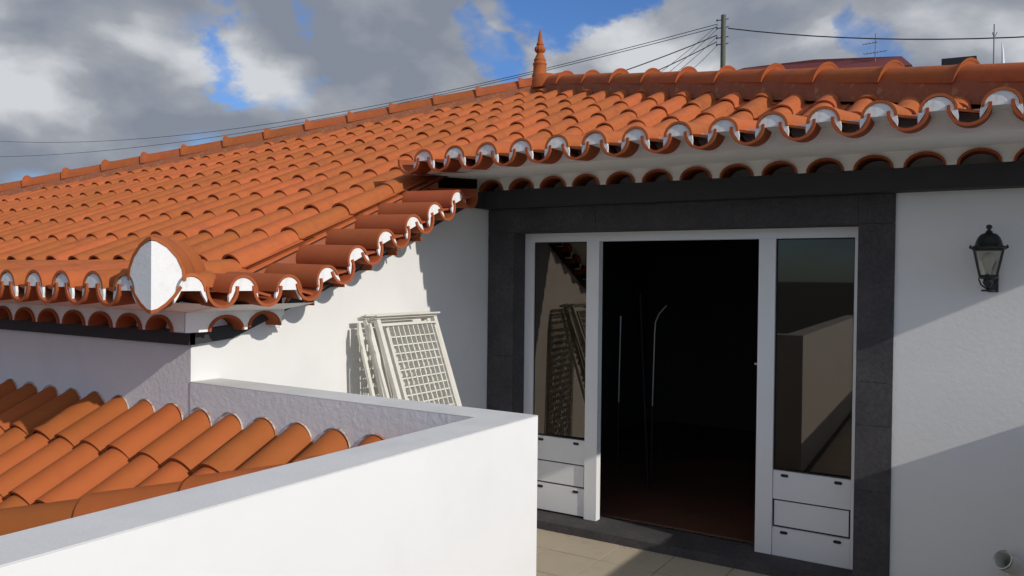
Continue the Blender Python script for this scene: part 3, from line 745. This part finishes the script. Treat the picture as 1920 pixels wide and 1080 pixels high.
# ------------------------------------------------------------------ folded sun loungers
def lounger(name, dy, x0, tl, Lh, label):
    e_ = empty(name, (x0, 3.85+dy, 0.012)); tag(e_, label, 'sun lounger', 'folded resin loungers leaning on the side wall')
    # local frame: u along width (world y), v up the leaning panel
    lean = math.atan(tl)
    Rm = Matrix.Rotation(-lean, 4, 'Y')
    def part(nm, g): o = g.build(nm, 'resin', e_); o.matrix_local = Rm; return o
    def bar(y0, y1, z0, z1, x0=-.02, x1=.02): return MB().box(x0, x1, y0, y1, z0, z1)
    for s in (-1, 1):
        o = part('side_rail', bar(s*.275-.016, s*.275+.016, .05, Lh-.04, -.014, .014)); bevel(o, .008)
        # folded leg: hook-shaped plate standing proud of the rail
        g = MB(); q = [(.312, .05), (.334, .05), (.333, 1.44), (.327, 1.47), (.333, 1.49), (.331, 1.56), (.318, 1.60), (.314, Lh-.05), (.299, Lh-.05), (.299, 1.45), (.311, 1.38)]
        g.prism([(-.045, s*a, b) for a, b in q], (.018, 0, 0)); o = part('folded_leg', g); bevel(o, .005)
        o = part('inner_rail', bar(s*.235-.008, s*.235+.008, .08, Lh-.10, -.012, .025)); bevel(o, .004)
    o = part('head_bar', bar(-.30, .30, Lh-.035, Lh-.015, -.045, .010)); bevel(o, .008)
    o = part('head_rod', MB().tube([(.030, -.31, Lh-.022), (.030, .31, Lh-.022)], .007, 8))
    o = part('head_strip', bar(-.26, .26, Lh-.085, Lh-.073, -.01, .016)); bevel(o, .004)
    o = part('foot_bar', bar(-.25, .25, .05, .09)); bevel(o, .008)
    g = MB()
    for k in range(10): yy = -.2115+.047*k; g.box(-.010, .016, yy-.004, yy+.004, .10, Lh-.09)
    zz = .14
    while zz < Lh-.12: g.box(-.008, .012, -.225, .225, zz-.004, zz+.004); zz += .052
    part('lattice', g)
    g = MB()
    zz = .16
    while zz < Lh-.2:
        for k in range(8):
            if (k+int(zz*13)) % 4: g.box(-.05, -.038, -.225+.06*k, -.225+.06*k+.038, zz, zz+.03)
        zz += .052
    part('rear_slats', g)
    return e_
lounger('sun_lounger', .055, -2.655, .370, 1.70, 'front cream resin folding lounger with grid lattice leaning on the side wall')
lounger('sun_lounger', .04, -2.82, .310, 1.67, 'cream resin folding lounger behind the front one, against the white side wall')

# ------------------------------------------------------------------ wall lantern
lan = empty('wall_lantern', (-.131, 4.955, 1.79)); tag(lan, 'black cast iron lantern on the white wall right of the door', 'lamp')
def lp(nm, g, m): return g.build(nm, m, lan)
six = lambda r, z: (r, z)
g = MB(); g.lathe([(.078, .216), (.084, .222), (.084, .232), (.066, .240), (.060, .262), (.050, .285), (.036, .300), (.018, .306), (.016, .314), (.008, .320), (.009, .326), (.016, .334), (.012, .346), (.004, .350)], n=12); 
for k in range(6):
    a = math.pi*2*k/6; g.lathe([(.002, .222), (.008, .226), (.006, .236), (.001, .244)], c=(.084*math.cos(a), .084*math.sin(a), 0), n=8)
lp('lantern_roof', g, 'iron')
g = MB(); q4 = [(math.cos(math.pi/4+k*math.pi/2), math.sin(math.pi/4+k*math.pi/2)) for k in range(4)]
for c0, s0 in q4: g.tube([(.056*c0, .056*s0, .082), (.094*c0, .094*s0, .218)], .0055, 6)
for r_, z_ in ((.055, .080), (.092, .216)):
    for k in range(4): a0, b0 = q4[k], q4[(k+1) % 4]; g.tube([(r_*a0[0], r_*a0[1], z_), (r_*b0[0], r_*b0[1], z_)], .0045, 6)
g.lathe([(.02, .058), (.044, .066), (.046, .074), (.040, .080)], n=12); lp('lantern_frame', g, 'iron')
g = MB(); lo4 = [(.053*a, .053*b, .084) for a, b in q4]; hi4 = [(.090*a, .090*b, .214) for a, b in q4]
for k in range(4): g.poly([lo4[k], lo4[(k+1) % 4], hi4[(k+1) % 4], hi4[k]])
lp('lantern_glass', g, 'lampglass')
g = MB(); g.lathe([(.014, .085), (.016, .12), (.030, .155), (.030, .175), (.018, .198), (.004, .205)], n=12); lp('bulb', g, 'bulb')
g = MB(); g.lathe([(.002, .0), (.010, .006), (.007, .016), (.020, .03), (.026, .045), (.022, .058)], n=10); 
for k in range(3):
    a = math.pi*2*k/3+.5
    g.tube([(.012*math.cos(a), .012*math.sin(a), .012), (.038*math.cos(a), .038*math.sin(a), .03), (.052*math.cos(a), .052*math.sin(a), .06), (.045*math.cos(a), .045*math.sin(a), .085)], .004, 6)
lp('lantern_base', g, 'iron')
g = MB(); g.tube([(0, .02, .03), (.01, .09, .02), (.02, .14, .05), (.02, .16, .075)], .009, 8); g.lathe([(.032, -.005), (.032, .005)], n=12); g.box(-.005, .045, .150, .161, -.01, .16); lp('bracket', g, 'iron')

# pipe stub
pp = empty('vent_pipe', (.0, 5.04, .02)); tag(pp, 'grey white plastic pipe elbow standing against the wall at lower right', 'pipe')
g = MB(); path = [(.02, .025, -.02), (.02, .025, .22), (.017, .018, .27), (.006, .0, .305), (-.012, -.028, .325), (-.022, -.042, .332)]
g.tube(path, .044, 20, caps=False); g.build('pipe_bend', 'pvc', pp)
g = MB(); g.tube([(.002, -.010, .312), (-.040, -.068, .345)], [.052, .053], 20, caps=False); g.tube([(-.040, -.068, .345), (-.0395, -.0675, .3445)], [.053, .044], 20, caps=False); g.tube([(-.0395, -.0675, .3445), (.0, -.012, .312)], [.044, .040], 20, caps=False); g.build('pipe_socket', 'pvc', pp)
g = MB(); g.tube([(.02, .025, .08), (.02, .025, .13)], .050, 20); g.build('pipe_collar', 'pvc', pp)

# gravel and grit in the joint between sill and floor
g = MB(); rnd = random.Random(3)
for i in range(420):
    x = rnd.uniform(-3.1, -.65); y = rnd.gauss(5.035, .012); s = rnd.uniform(.0025, .006)
    P = [(x+s*math.cos(a+rnd.uniform(-.3, .3)), y+s*math.sin(a), -.004) for a in (0, 1.6, 3.2, 4.7)]
    tp = (x+rnd.uniform(-.3, .3)*s, y, -.004+s*1.2)
    for a, b in zip(P, P[1:]+P[:1]): g.poly([a, b, tp])
o = g.build('grit', 'basalt'); o['kind'] = 'stuff'; o['label'] = 'loose dark grit along the joint below the stone sill'; o['category'] = 'grit'

# ------------------------------------------------------------------ beyond the roof
pole = empty('utility_pole', (-5.73, 18, GZ)); tag(pole, 'weathered wooden utility pole behind the roof', 'pole')
g = MB(); g.tube([(0, 0, 0), (-.0, 0, 6), (0, 0, 7.80-GZ)], [.085, .07, .056], 12); g.build('pole_shaft', 'pole', pole)
g = MB(); 
for z in (7.70, 7.52, 7.30, 7.15): g.tube([(-.16, 0, z-GZ), (.12, 0, z-GZ)], .012, 6); g.lathe([(.016, -.02), (.022, 0), (.012, .03)], c=(-.15, 0, z-GZ), n=8)
g.build('insulator_bracket', 'antenna', pole)
def cable(pts3, r, label, sag=0.0, n=24, name='overhead_cable', group='overhead cables'):
    a, b = Vector(pts3[0]), Vector(pts3[1]); path = []
    for i in range(n+1):
        t = i/n; p = a.lerp(b, t); p.z -= sag*4*t*(1-t); path.append(p)
    g = MB(); g.tube(path, r, 6); o = g.build(name, 'cable'); tag(o, label, 'cable', group); return o
pt = (-5.73, 18, 0)
cable(((-5.62, 18, 7.485), (9.0, 18, 6.9)), .013, 'thick black cable running right from the pole top', sag=.85)
cable(((-5.87, 18, 7.62), (-38, 18, 7.535)), .008, 'upper of two thin cables sagging far left across the clouds', sag=.87)
cable(((-5.87, 18, 7.55), (-38, 18, 6.855)), .008, 'lower of two thin cables sagging far left across the clouds', sag=.66)
cable(((-5.88, 18, 7.37), (-9.6, 15, 5.6)), .013, 'upper heavy service cable dropping left from the pole', sag=.10)
cable(((-5.88, 18, 7.22), (-8.6, 15, 5.35)), .013, 'lower heavy service cable dropping left from the pole', sag=.10)
for i, (z0, xe) in enumerate(((7.60, -7.35), (7.52, -7.05), (7.35, -6.85), (7.15, -6.5))):
    cable(((-5.86, 18, z0), (xe, 16.5, 5.9)), .006, ['thin wire falling from the pole top to the left, outermost', 'thin wire falling from the pole, second from the outermost', 'thin wire falling from the pole, third from the outermost', 'thin short wire falling nearest to the pole'][i], sag=.06)

nb = empty('neighbour_house', (-5.4, 27, GZ)); tag(nb, 'neighbouring house with dark red sheet roof behind the hip', 'house')
g = MB(); g.box(-4.6, 2.1, -2.2, 3, 0, 9.6); g.build('wall', 'white', nb)
g = MB(); zz = -GZ
ridge = [(-3.2+3.2*0, 0, 0)]
xs_ = [(-8.9, 8.10), (-7.3, 8.36), (-5.3, 8.36), (-2.86, 8.13)]
g.poly([(-8.9+5.4, -2, 8.05+zz), (-7.3+5.4, -2, 8.38+zz), (-5.2+5.4, -2, 8.36+zz), (-2.86+5.4, -2, 8.14+zz), (-2.55+5.4, -2.5, 7.75+zz), (-9.6+5.4, -2.5, 7.75+zz)])
g.poly([(-8.9+5.4, -2, 8.05+zz), (-8.9+5.4, 3, 8.05+zz), (-7.3+5.4, 3, 8.38+zz), (-7.3+5.4, -2, 8.38+zz)]); g.poly([(-7.3+5.4, -2, 8.38+zz), (-7.3+5.4, 3, 8.38+zz), (-5.2+5.4, 3, 8.36+zz), (-5.2+5.4, -2, 8.36+zz)]); g.poly([(-5.2+5.4, -2, 8.36+zz), (-5.2+5.4, 3, 8.36+zz), (-2.86+5.4, 3, 8.14+zz), (-2.86+5.4, -2, 8.14+zz)])
g.poly([(-2.86+5.4, -2, 8.14+zz), (-2.86+5.4, 3, 8.14+zz), (-2.5+5.4, 3.2, 7.75+zz), (-2.55+5.4, -2.5, 7.75+zz)])
g.build('roof', 'redroof', nb)
an = empty('tv_antenna', (-3.53, 24.9, 7.9)); tag(an, 'thin television aerial above the dark red roof', 'antenna')
g = MB(); g.tube([(0, 0, 0), (0, 0, .95)], .012, 6); g.build('mast', 'antenna', an)
g = MB()
for z, a, b in ((.68, -.33, .05), (.40, -.30, .32)):
    g.tube([(a, 0, z), (b, 0, z+.02)], .008, 6)
    x = a
    while x < b: g.tube([(x, -.10, z+.01), (x, .10, z+.01)], .006, 5); x += .09
g.build('aerial_arms', 'antenna', an)
ch = empty('chimney_box', (-.93, 16.3, GZ)); tag(ch, 'flat dark chimney top just above the hip at right', 'chimney')
g = MB(); g.box(-.27, .26, -.3, .3, 0, 5.55-GZ); g.build('chimney_stack', 'white', ch)
g = MB(); g.prism([(-.262, -.31, 5.56-GZ), (.272, -.31, 5.56-GZ), (.272, -.31, 5.72-GZ), (-.262, -.31, 5.735-GZ)], (0, .62, 0)); g.build('dark_cowl', 'gasket', ch)
g = MB(); g.tube([(0, 0, 0), (0, 0, 3.0)], .011, 6); 
rd = empty('lightning_rod', (-.405, 16, 3.22)); tag(rd, 'thin lightning rod with forked tip right of the chimney top', 'rod')
g.build('rod', 'antenna', rd)
g = MB()
for a in (0, 2.1, 4.2): g.tube([(0, 0, 2.76), (.045*math.cos(a), .045*math.sin(a), 2.86)], .006, 5)
g.build('fork', 'antenna', rd)
g = MB(); g.tube([(0, 0, 0), (0, 0, 2.1), (-.012, 0, 2.45), (-.028, 0, 2.62)], [.036, .036, .018, .003], 10)
o = g.build('white_mast', 'white'); o.location = (-.282, 17, 3.55); tag(o, 'white pointed mast tip beside the lightning rod', 'mast')
